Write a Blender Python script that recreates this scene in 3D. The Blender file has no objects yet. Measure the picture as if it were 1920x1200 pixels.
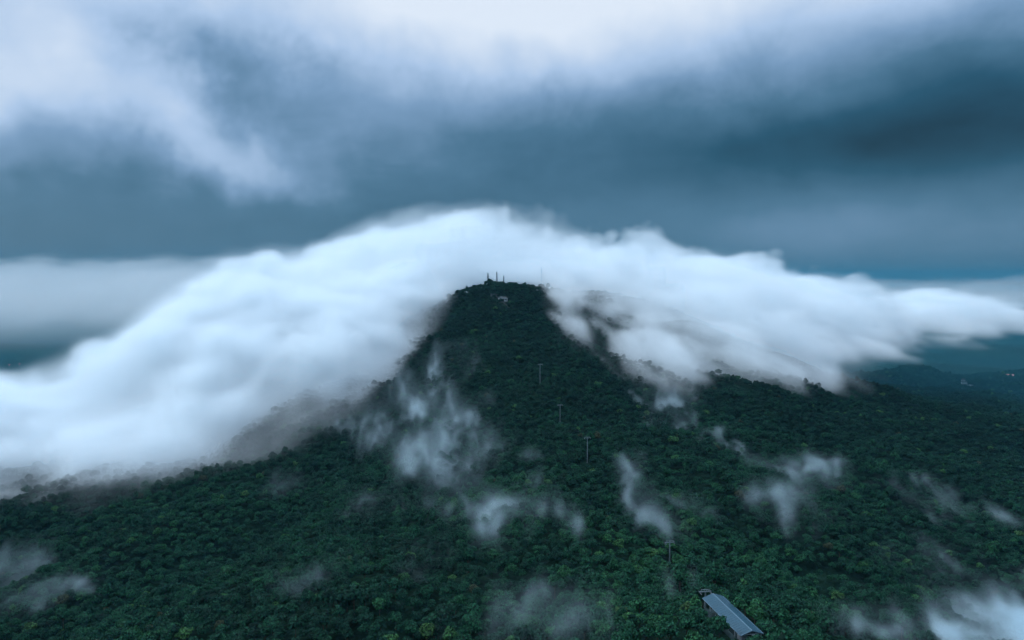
import bpy, bmesh, math, random
import numpy as np
from mathutils import Vector, Matrix

rnd = random.Random(7)
rng = np.random.default_rng(11)
scene = bpy.context.scene
COL = scene.collection

# ------------------------------------------------------------------ camera
CAM_Z = 460.0                       # metres; the drone hovers a little above the summit
FPX = 1297.0                        # focal length in pixels of the 1920 px wide photograph
PITCH = math.radians(3.75)
cam_d = bpy.data.cameras.new('camera')
cam_d.sensor_width = 36.0
cam_d.lens = 36.0 * FPX / 1920.0
cam_d.clip_start = 1.0
cam_d.clip_end = 200000.0
cam = bpy.data.objects.new('camera', cam_d)
cam.location = (0, 0, CAM_Z)
cam.rotation_euler = (math.radians(90) - PITCH, 0, 0)
COL.objects.link(cam)
scene.camera = cam

# ------------------------------------------------------------------ render settings
scene.render.engine = 'CYCLES'
scene.view_settings.view_transform = 'Standard'
scene.view_settings.look = 'None'
scene.view_settings.gamma = 1.0
scene.view_settings.exposure = 0.2
cy = scene.cycles
cy.use_denoising = True
cy.max_bounces = 8
cy.diffuse_bounces = 2
cy.glossy_bounces = 1
cy.transmission_bounces = 1
cy.transparent_max_bounces = 8
cy.volume_bounces = 6
cy.volume_step_rate = 5.0
cy.volume_max_steps = 512
cy.sample_clamp_indirect = 2.5
cy.use_adaptive_sampling = True
cy.adaptive_threshold = 0.04
cy.adaptive_min_samples = 16

# ------------------------------------------------------------------ node helper
class NT:
    """small helper to write node trees as expressions"""
    def __init__(self, tree):
        self.t = tree
    def n(self, kind, **kw):
        nd = self.t.nodes.new(kind)
        for k, v in kw.items():
            setattr(nd, k, v)
        return nd
    def put(self, sock, v):
        if v is None:
            return
        if isinstance(v, bpy.types.NodeSocket):
            self.t.links.new(v, sock)
        else:
            sock.default_value = v
    def m(self, op, a, b=None, c=None, clamp=False):
        nd = self.n('ShaderNodeMath', operation=op, use_clamp=clamp)
        for i, v in enumerate((a, b, c)):
            self.put(nd.inputs[i], v)
        return nd.outputs[0]
    def noise(self, vec, scale, detail=4.0, rough=0.5, dist=0.0):
        nd = self.n('ShaderNodeTexNoise')
        self.put(nd.inputs['Vector'], vec)
        nd.inputs['Scale'].default_value = scale
        nd.inputs['Detail'].default_value = detail
        nd.inputs['Roughness'].default_value = rough
        nd.inputs['Distortion'].default_value = dist
        return nd
    def ramp(self, fac, stops, interp='LINEAR'):
        nd = self.n('ShaderNodeValToRGB')
        r = nd.color_ramp
        r.interpolation = interp
        while len(r.elements) < len(stops):
            r.elements.new(0.5)
        for e, (p, c) in zip(r.elements, stops):
            e.position = p
            e.color = (*c, 1)
        self.put(nd.inputs[0], fac)
        return nd.outputs[0]
    def xyz(self, x, y, z):
        nd = self.n('ShaderNodeCombineXYZ')
        for s, v in zip(nd.inputs, (x, y, z)):
            self.put(s, v)
        return nd.outputs[0]
    def mix(self, fac, a, b, blend='MIX'):
        nd = self.n('ShaderNodeMix', data_type='RGBA', blend_type=blend)
        self.put(nd.inputs[0], fac)
        self.put(nd.inputs[6], a)
        self.put(nd.inputs[7], b)
        return nd.outputs[2]

def lin(r, g, b):
    f = lambda v: (v / 255 / 12.92) if v / 255 <= 0.04045 else ((v / 255 + 0.055) / 1.055) ** 2.4
    return (f(r), f(g), f(b))

# ------------------------------------------------------------------ world: overcast storm sky
SUN_EL, SUN_AZ = math.radians(36), math.radians(-82)     # azimuth from the view direction (+Y), left is negative
world = bpy.data.worlds.new('World')
scene.world = world
world.use_nodes = True
wt = world.node_tree
wt.nodes.clear()
W = NT(wt)
tc = W.n('ShaderNodeTexCoord').outputs['Generated']
sp = W.n('ShaderNodeSeparateXYZ')
W.put(sp.inputs[0], tc)
dx, dy, dz = sp.outputs
az = W.m('ARCTAN2', dx, dy)
el = W.m('ARCSINE', dz)
# the cloud deck seen in perspective: direction projected on a slightly curved layer
zz = W.m('ADD', W.m('ABSOLUTE', dz), 0.22)
pv = W.xyz(W.m('DIVIDE', dx, zz), W.m('DIVIDE', dy, zz), W.m('MULTIPLY', dz, 1.2))
def warped(vec, scale, amount, off=0.0):
    nz = W.noise(vec, scale, 2.0, 0.55)
    nd = W.n('ShaderNodeVectorMath', operation='MULTIPLY_ADD')
    W.put(nd.inputs[0], nz.outputs['Color'])
    nd.inputs[1].default_value = (amount,) * 3
    W.put(nd.inputs[2], vec)
    return nd.outputs[0]
wv = warped(pv, 1.1, 0.55)
big = W.noise(wv, 0.8, 2.0, 0.5).outputs['Fac']
med = W.noise(wv, 2.1, 4.0, 0.55).outputs['Fac']
fine = W.noise(warped(tc, 3.0, 0.25), 7.0, 6.0, 0.60).outputs['Fac']
# broad light and dark masses of the deck (azimuth, elevation in degrees, radii, amount)
wsp = W.n('ShaderNodeSeparateColor')
W.put(wsp.inputs[0], W.noise(tc, 3.4, 5.0, 0.56).outputs['Color'])
def bent(k_az, k_el):
    return (W.m('ADD', W.m('MULTIPLY', az, 57.2958), W.m('MULTIPLY', W.m('SUBTRACT', wsp.outputs[0], 0.5), k_az)),
            W.m('ADD', W.m('MULTIPLY', el, 57.2958), W.m('MULTIPLY', W.m('SUBTRACT', wsp.outputs[1], 0.5), k_el)))
azd, eld = bent(30.0, 15.0)
azs_, els_ = bent(12.0, 5.0)
TORN = [(-30, 21, 7, 4, 0.24), (-10, 21, 12, 5, 0.32), (-32, 12.0, 10, 3.6, 0.40), (-20, 9.8, 8, 2.2, 0.24), (-33, 16, 7, 3, 0.20),
        (-21, 15.5, 5, 2.4, -0.16), (-36, 6.5, 8, 1.2, 0.07), (2, 17, 12, 3, 0.10)]
SMOOTH = [(18, 22, 22, 4.6, 0.42), (0, 18, 16, 5, 0.18), (37, 11.0, 10, 4.4, -0.22), (27, 9.4, 14, 3.0, -0.17), (14, 10.0, 14, 3.4, -0.10), (41, 16, 8, 5, -0.12),
          (-20, 4.5, 26, 3.4, -0.02), (27, 4.2, 14, 2.4, 0.10), (-5, 6, 16, 4, -0.04)]
base = W.n('ShaderNodeMapRange', interpolation_type='SMOOTHSTEP')
W.put(base.inputs[0], els_)
base.inputs[1].default_value = 2.0
base.inputs[2].default_value = 50.0
base.inputs[3].default_value = 0.34
base.inputs[4].default_value = 0.95
acc = base.outputs[0]
for (a0, e0, ra, re, am, A_, E_) in [m + (azd, eld) for m in TORN] + [m + (azs_, els_) for m in SMOOTH]:
    u = W.m('MULTIPLY', W.m('SUBTRACT', A_, a0), 1.0 / ra)
    v = W.m('MULTIPLY', W.m('SUBTRACT', E_, e0), 1.0 / re)
    r2 = W.m('ADD', W.m('MULTIPLY', u, u), W.m('MULTIPLY', v, v))
    acc = W.m('ADD', acc, W.m('MULTIPLY', W.m('EXPONENT', W.m('MULTIPLY', r2, -1.0)), am))
hi_ = W.n('ShaderNodeMapRange')                      # texture fades out in the murk near the horizon
W.put(hi_.inputs[0], W.m('MULTIPLY', el, 57.2958))
hi_.inputs[1].default_value = 3.0
hi_.inputs[2].default_value = 14.0
hi_.inputs[3].default_value = 0.25
hi_.inputs[4].default_value = 1.0
tex = W.m('ADD', W.m('MULTIPLY', W.m('SUBTRACT', big, 0.5), 0.16), W.m('ADD', W.m('MULTIPLY', W.m('SUBTRACT', med, 0.5), 0.20), W.m('MULTIPLY', W.m('SUBTRACT', fine, 0.5), 0.26)))
acc = W.m('ADD', acc, W.m('MULTIPLY', tex, hi_.outputs[0]))
sky_col = W.ramp(acc, [(0.0, lin(0, 42, 60)), (0.18, lin(30, 80, 106)), (0.36, lin(75, 117, 147)),
                       (0.53, lin(124, 159, 195)), (0.72, lin(176, 203, 236)), (1.0, lin(228, 240, 255))])
nish = W.n('ShaderNodeTexSky', sky_type='NISHITA', sun_disc=False)
nish.sun_elevation = SUN_EL
nish.sun_rotation = SUN_AZ
nscl = W.mix(1.0, nish.outputs[0], (0.10, 0.10, 0.10, 1), 'MULTIPLY')
sky_mix = W.mix(0.06, sky_col, nscl)
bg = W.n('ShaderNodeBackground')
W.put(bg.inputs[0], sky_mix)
# an overcast sky is brighter overhead; gain raised further to brighten the clouds
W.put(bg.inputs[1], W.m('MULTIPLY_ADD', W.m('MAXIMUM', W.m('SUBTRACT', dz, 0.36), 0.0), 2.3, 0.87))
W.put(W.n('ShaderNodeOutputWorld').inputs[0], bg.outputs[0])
world.cycles.sampling_method = 'MANUAL'
world.cycles.sample_map_resolution = 512

# ------------------------------------------------------------------ sun behind the overcast
sun_d = bpy.data.lights.new('sun', 'SUN')
sun_d.energy = 1.5
sun_d.angle = math.radians(12)
sun_d.color = (0.84, 0.93, 1.0)
sun = bpy.data.objects.new('sun', sun_d)
sdir = Vector((math.sin(SUN_AZ) * math.cos(SUN_EL), math.cos(SUN_AZ) * math.cos(SUN_EL), math.sin(SUN_EL)))
sun.rotation_euler = sdir.to_track_quat('Z', 'Y').to_euler()
sun.location = (0, 0, 900)
COL.objects.link(sun)

# ------------------------------------------------------------------ numeric helpers
def ray(px, py):
    """direction of a photograph pixel, scaled to one metre forward (y = 1); z relative to the camera"""
    a = (px - 960.0) / FPX
    b = (600.0 - py) / FPX
    cp, s = math.cos(PITCH), math.sin(PITCH)
    y = cp + b * s
    z = -s + b * cp
    return np.array([a / y, 1.0, z / y])

def at(px, py, d):
    return ray(px, py) * d

def tps_fit(pts, smooth=0.0):
    P = np.asarray(pts, float)
    n = len(P)
    xy = P[:, :2] / 1000.0
    d2 = ((xy[:, None] - xy[None]) ** 2).sum(-1)
    K = np.where(d2 > 0, 0.5 * d2 * np.log(np.maximum(d2, 1e-12)), 0) + np.eye(n) * smooth
    Q = np.hstack([np.ones((n, 1)), xy])
    A = np.zeros((n + 3, n + 3))
    A[:n, :n] = K
    A[:n, n:] = Q
    A[n:, :n] = Q.T
    b = np.zeros(n + 3)
    b[:n] = P[:, 2]
    return xy, np.linalg.solve(A, b)

def tps_eval(model, X, Y):
    xy, w = model
    X = np.asarray(X, float) / 1000.0
    Y = np.asarray(Y, float) / 1000.0
    out = w[-3] + w[-2] * X + w[-1] * Y
    for (cx, cyy), wi in zip(xy, w[:-3]):
        d2 = (X - cx) ** 2 + (Y - cyy) ** 2
        out = out + wi * 0.5 * d2 * np.log(np.maximum(d2, 1e-12))
    return out

_perm = rng.random((256, 256)).astype(np.float32)
def vnoise2(X, Y, seed=0):
    """smooth value noise on a unit lattice, 0..1, any shape"""
    X = np.asarray(X, float) + seed * 17.31
    Y = np.asarray(Y, float) + seed * 9.77
    xi = np.floor(X).astype(int)
    yi = np.floor(Y).astype(int)
    fx = X - xi
    fy = Y - yi
    fx = fx * fx * fx * (fx * (fx * 6 - 15) + 10)
    fy = fy * fy * fy * (fy * (fy * 6 - 15) + 10)
    g = lambda a, b: _perm[a & 255, b & 255]
    return (g(xi, yi) * (1 - fx) + g(xi + 1, yi) * fx) * (1 - fy) + (g(xi, yi + 1) * (1 - fx) + g(xi + 1, yi + 1) * fx) * fy

def fbm2(X, Y, octaves=4, seed=0, gain=0.5):
    o, a, t = 0.0, 1.0, 0.0
    f = 1.0
    for k in range(octaves):
        o = o + a * vnoise2(np.asarray(X) * f, np.asarray(Y) * f, seed + k * 3)
        t += a
        a *= gain
        f *= 2.03
    return o / t

def sstep(e0, e1, x):
    t = np.clip((x - e0) / (e1 - e0), 0, 1)
    return t * t * (3 - 2 * t)

def _axis_weights(n, cells, off):
    """cubic B-spline weights of n samples over a lattice with the given number of cells"""
    u = np.linspace(0, cells, n, dtype=np.float32) + off
    i = np.floor(u).astype(int)
    f = u - i
    Wm = np.zeros((n, int(cells + off) + 5), np.float32)
    for k, wk in enumerate(((1 - f) ** 3 / 6, (3 * f ** 3 - 6 * f ** 2 + 4) / 6, (-3 * f ** 3 + 3 * f ** 2 + 3 * f + 1) / 6, f ** 3 / 6)):
        Wm[np.arange(n), i + k] += wk
    return Wm

def noise3(shape, cells, seed):
    """one octave of smooth noise on a regular grid, about -1..1"""
    r = np.random.default_rng(seed)
    Ws = [_axis_weights(n, c, r.random()) for n, c in zip(shape, cells)]
    L = r.standard_normal([w.shape[1] for w in Ws]).astype(np.float32)
    o = np.einsum('ia,abc->ibc', Ws[0], L)
    o = np.einsum('jb,ibc->ijc', Ws[1], o)
    o = np.einsum('kc,ijc->ijk', Ws[2], o, optimize=True)
    return o * 1.9

def fbm3(shape, size, wavelength, octaves, seed, gain=0.55):
    """shape in samples, size in metres, wavelength (wx, wy, wz) of the first octave"""
    o = np.zeros(shape, np.float32)
    a, t = 1.0, 0.0
    for k in range(octaves):
        cells = [max(1.0, s / (w / 2.0 ** k)) for s, w in zip(size, wavelength)]
        if any(n / c < 2.2 for n, c in zip(shape, cells)):
            break
        o += a * noise3(shape, cells, seed + k)
        t += a * a
        a *= gain
    return o / math.sqrt(max(t, 1e-6))

# ------------------------------------------------------------------ terrain heights (relative to the camera)
G = [  # photograph pixel + distance along the view, read off the slope
    # crest of the spur that carries the lift
    (1400, 1230, 270), (1340, 1150, 305), (1250, 1040, 400), (1180, 945, 500), (1101, 858, 620), (1050, 788, 740), (1010, 716, 900),
    (965, 640, 1080), (945, 580, 1210), (930, 545, 1300), (890, 551, 1300), (845, 598, 1270),
    # left flank
    (790, 645, 1210), (700, 712, 1100), (600, 765, 1000), (400, 825, 920), (200, 865, 880), (0, 900, 850),
    (0, 1190, 490), (300, 1160, 470), (600, 1120, 435), (850, 1150, 375), (1100, 1190, 320),
    (250, 1000, 650), (480, 950, 660), (700, 860, 760), (850, 760, 890), (930, 960, 530), (760, 1000, 560), (930, 820, 720),
    # right flank
    (1020, 588, 1260), (1090, 655, 1160), (1200, 700, 1060), (1330, 690, 1120), (1390, 695, 1150), (1490, 728, 1140), (1600, 772, 1120),
    (1750, 800, 1080), (1920, 880, 1020), (1500, 850, 760), (1700, 950, 640), (1900, 1050, 560), (1900, 1190, 460), (1600, 1160, 400),
    (1450, 1000, 490), (1300, 850, 700), (1180, 780, 860),
    # crest running off to the right under the cloud
    (1150, 562, 1430), (1340, 635, 1380), (1500, 705, 1420), (1620, 780, 1480),
]
TP = [tuple(at(*g)) for g in G]
TP += [(-20, 1700, -150), (0, 2300, -330), (500, 2300, -330), (900, 2700, -400), (-400, 1700, -260), (-400, 1250, -165), (-600, 1150, -215),
       (-800, 1050, -250), (-900, 1500, -370), (-1300, 900, -330), (-1200, 500, -340), (880, 1420, -275), (1000, 1900, -335), (1300, 1700, -345), (1350, 1300, -335), (1650, 2000, -375), (1500, 900, -350),
       (1000, 500, -310), (0, -150, -165), (-500, 0, -290), (600, 0, -280), (0, -700, -300), (-900, -500, -400), (900, -500, -400),
       (-1600, 2000, -405), (-2600, 1000, -410), (2600, 1200, -405), (0, 3400, -400), (1500, 3400, -405), (-1500, 3200, -408), (0, -1900, -410),
       (-2500, -1200, -410), (2500, -1200, -410), (2400, 2600, -402), (-2600, 3000, -410)]
_tm = tps_fit(TP, 2e-4)

def hill(X, Y, cx, cy, rx, ry, h):
    return h * np.exp(-(((X - cx) / rx) ** 2 + ((Y - cy) / ry) ** 2))

def ground(X, Y):
    X = np.asarray(X, float)
    Y = np.asarray(Y, float)
    h = tps_eval(_tm, np.clip(X, -3000, 3000), np.clip(Y, -2200, 3800))
    w = (1 - sstep(2000, 2900, np.abs(X))) * (1 - sstep(2900, 3700, Y)) * sstep(-2100, -1300, Y)
    g = fbm2(X / 210, Y / 210, 3, 5)
    gl = np.abs(fbm2(X / 150, Y / 190, 2, 31) - 0.5) * 2
    h = h + (g - 0.5) * 34 - (0.25 - gl) * 16 + (fbm2(X / 70, Y / 90, 2, 77) - 0.5) * 13
    # folds running down from the summit
    ax, ay = X + 20, Y - 1330
    rr = np.hypot(ax, ay)
    an = np.arctan2(ax, -ay)
    fold = np.abs(vnoise2(an * 7.0 + 40, rr / 520 + 7, 3) - 0.5) * 2 + 0.5 * np.abs(vnoise2(an * 15.0 + 80, rr / 300 + 3, 6) - 0.5) * 2
    h = h + (fold - 0.55) * 30 * sstep(120, 480, rr) * (1 - np.exp(-(((X - 92) / 60) ** 2 + ((Y - 290) / 80) ** 2)))
    plain = -408 + (fbm2(X / 700, Y / 420, 4, 3) - 0.42) * 95
    plain = plain + hill(X, Y, 1560, 2380, 330, 170, 46) + hill(X, Y, 2300, 3300, 900, 260, 40) + hill(X, Y, 3600, 6200, 2200, 500, 110)
    h = h * w + plain * (1 - w)
    return np.maximum(h, -425 + 0.1 * (h + 425))

def hit(px, py, lift=0.0, d0=150.0, d1=9000.0):
    """where the ray of a pixel meets the ground (lifted by the canopy height when given)"""
    r = ray(px, py)
    d = d0 * (d1 / d0) ** np.linspace(0, 1, 6000)
    g = ground(r[0] * d, d) + lift
    below = np.nonzero(r[2] * d < g)[0]
    dd = d[below[0]] if len(below) else d1
    return np.array([r[0] * dd, dd, r[2] * dd])

def pix(x, y, z):
    """project a point (relative to the camera) to photograph pixels"""
    cp, s = math.cos(PITCH), math.sin(PITCH)
    f = y * cp - z * s
    u = y * s + z * cp
    return 960 + FPX * x / f, 600 - FPX * u / f, f

# ------------------------------------------------------------------ object helpers
def tag(o, label=None, cat=None, group=None, kind=None):
    for k, v in (('label', label), ('category', cat), ('group', group), ('kind', kind)):
        if v:
            o[k] = v
    return o

def empty(name, loc, rz=0.0):
    o = bpy.data.objects.new(name, None)
    o.empty_display_size = 1.0
    o.location = loc
    o.rotation_euler = (0, 0, rz)
    COL.objects.link(o)
    return o

def link_mesh(name, me, mat=None, parent=None, loc=(0, 0, 0), rot=(0, 0, 0)):
    o = bpy.data.objects.new(name, me)
    if mat is not None and not me.materials:
        me.materials.append(mat)
    o.parent = parent
    o.location = loc
    o.rotation_euler = rot
    COL.objects.link(o)
    return o

def mesh_np(name, verts, faces):
    me = bpy.data.meshes.new(name)
    me.from_pydata([tuple(v) for v in verts], [], [tuple(f) for f in faces])
    me.update()
    return me

class MB:
    """collects boxes, bars and prisms for ONE part"""
    def __init__(self):
        self.v, self.f = [], []
    def add(self, vs, fs):
        b = len(self.v)
        self.v += [tuple(v) for v in vs]
        self.f += [tuple(i + b for i in f) for f in fs]
    def box(self, c, s, M=None):
        vs = [Vector((c[0] + s[0] * i / 2, c[1] + s[1] * j / 2, c[2] + s[2] * k / 2)) for k in (-1, 1) for j in (-1, 1) for i in (-1, 1)]
        if M is not None:
            vs = [M @ v for v in vs]
        self.add(vs, [(0, 2, 3, 1), (4, 5, 7, 6), (0, 1, 5, 4), (2, 6, 7, 3), (0, 4, 6, 2), (1, 3, 7, 5)])
        return self
    def bar(self, a, b, r0, r1=None, n=8):
        a, b = Vector(a), Vector(b)
        r1 = r0 if r1 is None else r1
        q = (b - a).to_track_quat('Z', 'Y')
        vs = []
        for p, r in ((a, r0), (b, r1)):
            vs += [p + q @ Vector((r * math.cos(2 * math.pi * k / n), r * math.sin(2 * math.pi * k / n), 0)) for k in range(n)]
        fs = [(k, (k + 1) % n, n + (k + 1) % n, n + k) for k in range(n)]
        fs += [tuple(range(n - 1, -1, -1)), tuple(range(n, 2 * n))]
        self.add(vs, fs)
        return self
    def prism(self, poly, y0, y1):
        """polygon in x, z extruded along y"""
        n = len(poly)
        vs = [(x, y0, z) for x, z in poly] + [(x, y1, z) for x, z in poly]
        fs = [(k, (k + 1) % n, n + (k + 1) % n, n + k) for k in range(n)] + [tuple(range(n - 1, -1, -1)), tuple(range(n, 2 * n))]
        self.add(vs, fs)
        return self
    def build(self, name, mat, parent=None, loc=(0, 0, 0), rot=(0, 0, 0)):
        me = mesh_np(name, self.v, self.f)
        bm = bmesh.new()
        bm.from_mesh(me)
        bmesh.ops.recalc_face_normals(bm, faces=bm.faces)
        bm.to_mesh(me)
        bm.free()
        return link_mesh(name, me, mat, parent, loc, rot)

def material(name, color, rough=0.8, metallic=0.0, noise=0.0, nscale=1.0, spec=0.3):
    m = bpy.data.materials.new(name)
    m.use_nodes = True
    t = NT(m.node_tree)
    b = m.node_tree.nodes['Principled BSDF']
    b.inputs['Roughness'].default_value = rough
    b.inputs['Metallic'].default_value = metallic
    b.inputs['Specular IOR Level'].default_value = spec
    if noise:
        co = t.n('ShaderNodeTexCoord').outputs['Object']
        nz = t.noise(co, nscale, 5.0, 0.6).outputs['Fac']
        lo = tuple(c * (1 - noise) for c in color)
        hi = tuple(min(1, c * (1 + noise)) for c in color)
        t.put(b.inputs['Base Color'], t.ramp(nz, [(0.3, lo), (0.7, hi)]))
    else:
        b.inputs['Base Color'].default_value = (*color, 1)
    return m
# ------------------------------------------------------------------ ground sheet, out to the horizon
def spaced(lo, hi, step, far_lo, far_hi, g=1.09):
    c = list(np.arange(lo, hi + 0.1, step))
    s = step
    while c[-1] < far_hi:
        s *= g
        c.append(c[-1] + s)
    s = step
    pre = []
    v = lo
    while v > far_lo:
        s *= g
        v -= s
        pre.append(v)
    return np.array(pre[::-1] + c)

gx = spaced(-1400, 1500, 14, -42000, 42000)
gy = spaced(-200, 2600, 14, -12000, 42000)
GX, GY = np.meshgrid(gx, gy)
GZ = ground(GX, GY) + CAM_Z
nx_, ny_ = len(gx), len(gy)
co = np.stack([GX, GY, GZ], -1).reshape(-1, 3)
ii = (np.arange(ny_ - 1)[:, None] * nx_ + np.arange(nx_ - 1)[None]).reshape(-1)
quads = np.stack([ii, ii + 1, ii + 1 + nx_, ii + nx_], 1)
me = bpy.data.meshes.new('terrain')
me.vertices.add(len(co))
me.vertices.foreach_set('co', co.astype(np.float32).ravel())
me.loops.add(quads.size)
me.loops.foreach_set('vertex_index', quads.astype(np.int32).ravel())
me.polygons.add(len(quads))
me.polygons.foreach_set('loop_start', np.arange(0, quads.size, 4, dtype=np.int32))
me.polygons.foreach_set('use_smooth', np.ones(len(quads), bool))
me.update()
me.validate()
mt = bpy.data.materials.new('forest_floor')
mt.use_nodes = True
t = NT(mt.node_tree)
pb = mt.node_tree.nodes['Principled BSDF']
pb.inputs['Roughness'].default_value = 1.0
pb.inputs['Specular IOR Level'].default_value = 0.05
pos = t.n('ShaderNodeNewGeometry').outputs['Position']
n1 = t.noise(pos, 0.07, 3.0, 0.6).outputs['Fac']
n2 = t.noise(pos, 0.004, 4.0, 0.55).outputs['Fac']
c1 = t.ramp(n1, [(0.3, (0.002, 0.007, 0.006)), (0.55, (0.005, 0.018, 0.013)), (0.75, (0.012, 0.034, 0.022))])
c2 = t.ramp(n2, [(0.35, (0.75, 0.8, 0.85)), (0.6, (1.1, 1.1, 1.0)), (0.75, (1.5, 1.4, 1.2))])
t.put(pb.inputs['Base Color'], t.mix(1.0, c1, c2, 'MULTIPLY'))
bp = t.n('ShaderNodeBump')
bp.inputs['Strength'].default_value = 1.0
bp.inputs['Distance'].default_value = 8.0
t.put(bp.inputs['Height'], n1)
t.put(pb.inputs['Normal'], bp.outputs[0])
tag(link_mesh('terrain', me, mt), 'forest covered mountain and the plain around it', 'mountain', kind='structure')

# ------------------------------------------------------------------ tree prototypes
def leaf_material():
    m = bpy.data.materials.new('leaves')
    m.use_nodes = True
    t = NT(m.node_tree)
    b = m.node_tree.nodes['Principled BSDF']
    b.inputs['Roughness'].default_value = 0.75
    b.inputs['Specular IOR Level'].default_value = 0.12
    at_ = t.n('ShaderNodeAttribute', attribute_type='INSTANCER', attribute_name='tint').outputs['Fac']
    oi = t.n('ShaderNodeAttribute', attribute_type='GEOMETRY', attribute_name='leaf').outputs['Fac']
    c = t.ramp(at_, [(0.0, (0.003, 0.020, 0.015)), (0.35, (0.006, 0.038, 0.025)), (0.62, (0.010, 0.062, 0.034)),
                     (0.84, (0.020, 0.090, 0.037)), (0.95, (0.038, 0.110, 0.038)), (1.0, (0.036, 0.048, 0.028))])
    v = t.ramp(oi, [(0.0, (0.22, 0.26, 0.28)), (0.05, (0.5, 0.53, 0.55)), (1.0, (1.55, 1.5, 1.35))])  # crown cores darkened in the colour to deepen shade between leaf clumps
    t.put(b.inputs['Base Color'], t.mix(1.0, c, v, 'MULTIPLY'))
    return m
LEAF = leaf_material()
BARK = material('bark', (0.05, 0.038, 0.028), 0.95, noise=0.4, nscale=2.0)

_ico = bmesh.new()
bmesh.ops.create_icosphere(_ico, subdivisions=1, radius=1.0)
_icov = np.array([v.co[:] for v in _ico.verts])
_icof = [[v.index for v in f.verts] for f in _ico.faces]
_ico.free()

def make_crown(seed, kind):
    r = np.random.default_rng(seed)
    V, F, A = [], [], []
    def add(vs, fs, a):
        b = len(V)
        V.extend([tuple(x) for x in vs])
        F.extend([tuple(i + b for i in f) for f in fs])
        A.extend([a] * len(vs))
    lobes = [(np.array([0, 0, 7.0]), 2.3)]
    if kind == 0:                      # broad, cauliflower-like
        for k in range(11):
            an = r.random() * 6.283
            rr = 1.2 + 1.9 * math.sqrt(r.random())
            lobes.append((np.array([rr * math.cos(an), rr * math.sin(an), 8.1 - 0.42 * rr ** 1.35 + r.normal() * 0.45]), 1.05 + 0.65 * r.random()))
    elif kind == 1:                    # tall, narrower
        for k in range(10):
            an = r.random() * 6.283
            hgt = r.random()
            rr = (1.9 - 1.2 * hgt) * (0.6 + 0.5 * r.random())
            lobes.append((np.array([rr * math.cos(an), rr * math.sin(an), 5.6 + 4.6 * hgt]), 0.85 + 0.7 * (1 - hgt)))
    else:                              # a group of rounded billows
        for k in range(9):
            an = k * 2.4 + r.random()
            rr = 0.75 * math.sqrt(k + 1)
            lobes.append((np.array([rr * math.cos(an), rr * math.sin(an), 8.0 - 0.5 * rr + r.normal() * 0.5]), 1.3 + 0.5 * r.random()))
    for c, R in lobes:
        w = 1 + r.normal(size=(len(_icov), 1)) * 0.1
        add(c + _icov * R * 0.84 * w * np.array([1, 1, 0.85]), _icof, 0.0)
        n = int(15 * R * R) + 8
        d = r.normal(size=(n, 3))
        d[:, 2] = np.abs(d[:, 2]) * 1.1 - 0.35
        d /= np.linalg.norm(d, axis=1)[:, None]
        for q in d:
            p = c + q * R * (0.88 + 0.26 * r.random()) * np.array([1, 1, 0.88])
            nn = q + r.normal(size=3) * 0.55
            nn /= np.linalg.norm(nn)
            ta = np.cross(nn, r.normal(size=3))
            ta /= np.linalg.norm(ta)
            tb = np.cross(nn, ta)
            s1, s2 = 0.34 + 0.34 * r.random(), 0.26 + 0.26 * r.random()
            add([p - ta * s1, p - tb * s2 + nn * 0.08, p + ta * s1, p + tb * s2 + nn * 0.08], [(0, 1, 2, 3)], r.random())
    me = mesh_np('crown', V, F)
    at_ = me.attributes.new('leaf', 'FLOAT', 'POINT')
    at_.data.foreach_set('value', np.array(A, np.float32))
    me.materials.append(LEAF)
    return me

def make_trunk(seed):
    r = random.Random(seed)
    m = MB()
    m.bar((0, 0, -1.2), (0.1, 0, 3.6), 0.26, 0.18, 7)
    m.bar((0.1, 0, 3.5), (0.0, 0.15, 7.4), 0.18, 0.06, 6)
    for k in range(5):
        a = k * 1.3 + r.random()
        h = 3.2 + 0.6 * k
        m.bar((0.08, 0, h), (1.9 * math.cos(a), 1.9 * math.sin(a), h + 2.0 + r.random()), 0.1, 0.03, 5)
    me = mesh_np('trunk', m.v, m.f)
    me.materials.append(BARK)
    return me

KINDS = [0, 0, 2, 0, 1, 2, 0, 2]
CROWNS = [make_crown(100 + k, kd) for k, kd in enumerate(KINDS)]
TRUNKS = [make_trunk(k) for k in range(3)]

# ------------------------------------------------------------------ places cleared of trees
ST_NEAR, ST_FAR, ST_Z = at(1410.2, 1182.1, 1), at(1336.8, 1112.8, 1), -144.0
st_n = ST_NEAR * (ST_Z / ST_NEAR[2])
st_f = ST_FAR * (ST_Z / ST_FAR[2])
PAV = hit(943, 566)
CLEAR = []
for k in np.linspace(0.02, 1.25, 18):
    q = st_n * (1 - k) + st_f * k
    CLEAR.append((q[0] - 0.2, q[1], 6.9))
CLEAR.append((PAV[0], PAV[1], 13.0))
CLEAR.append((PAV[0] + 1, PAV[1] - 14, 9.0))
for k in range(1, 6):
    CLEAR.append((PAV[0] + 1 + k * 1.0, PAV[1] - 16 - 9 * k, 3.2))
PYL_PX = [(1255.5, 1014, 1037), (1101, 819, 856), (1050, 758, 785), (1012.5, 682, 712)]    # head, foot in the photograph
PYL = [hit(p[0], p[2], 6.0) for p in PYL_PX]
for q in PYL:
    CLEAR.append((q[0], q[1], 2.5))
    CLEAR.append((q[0], q[1] - 5, 4.0))
    CLEAR.append((q[0] * (1 - 11 / q[1]), q[1] - 11, 3.5))
TEMPLE = hit(1813, 727)
for k in range(3):
    CLEAR.append((TEMPLE[0] + 10 * (k - 1), TEMPLE[1] - 8, 22.0))

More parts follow.
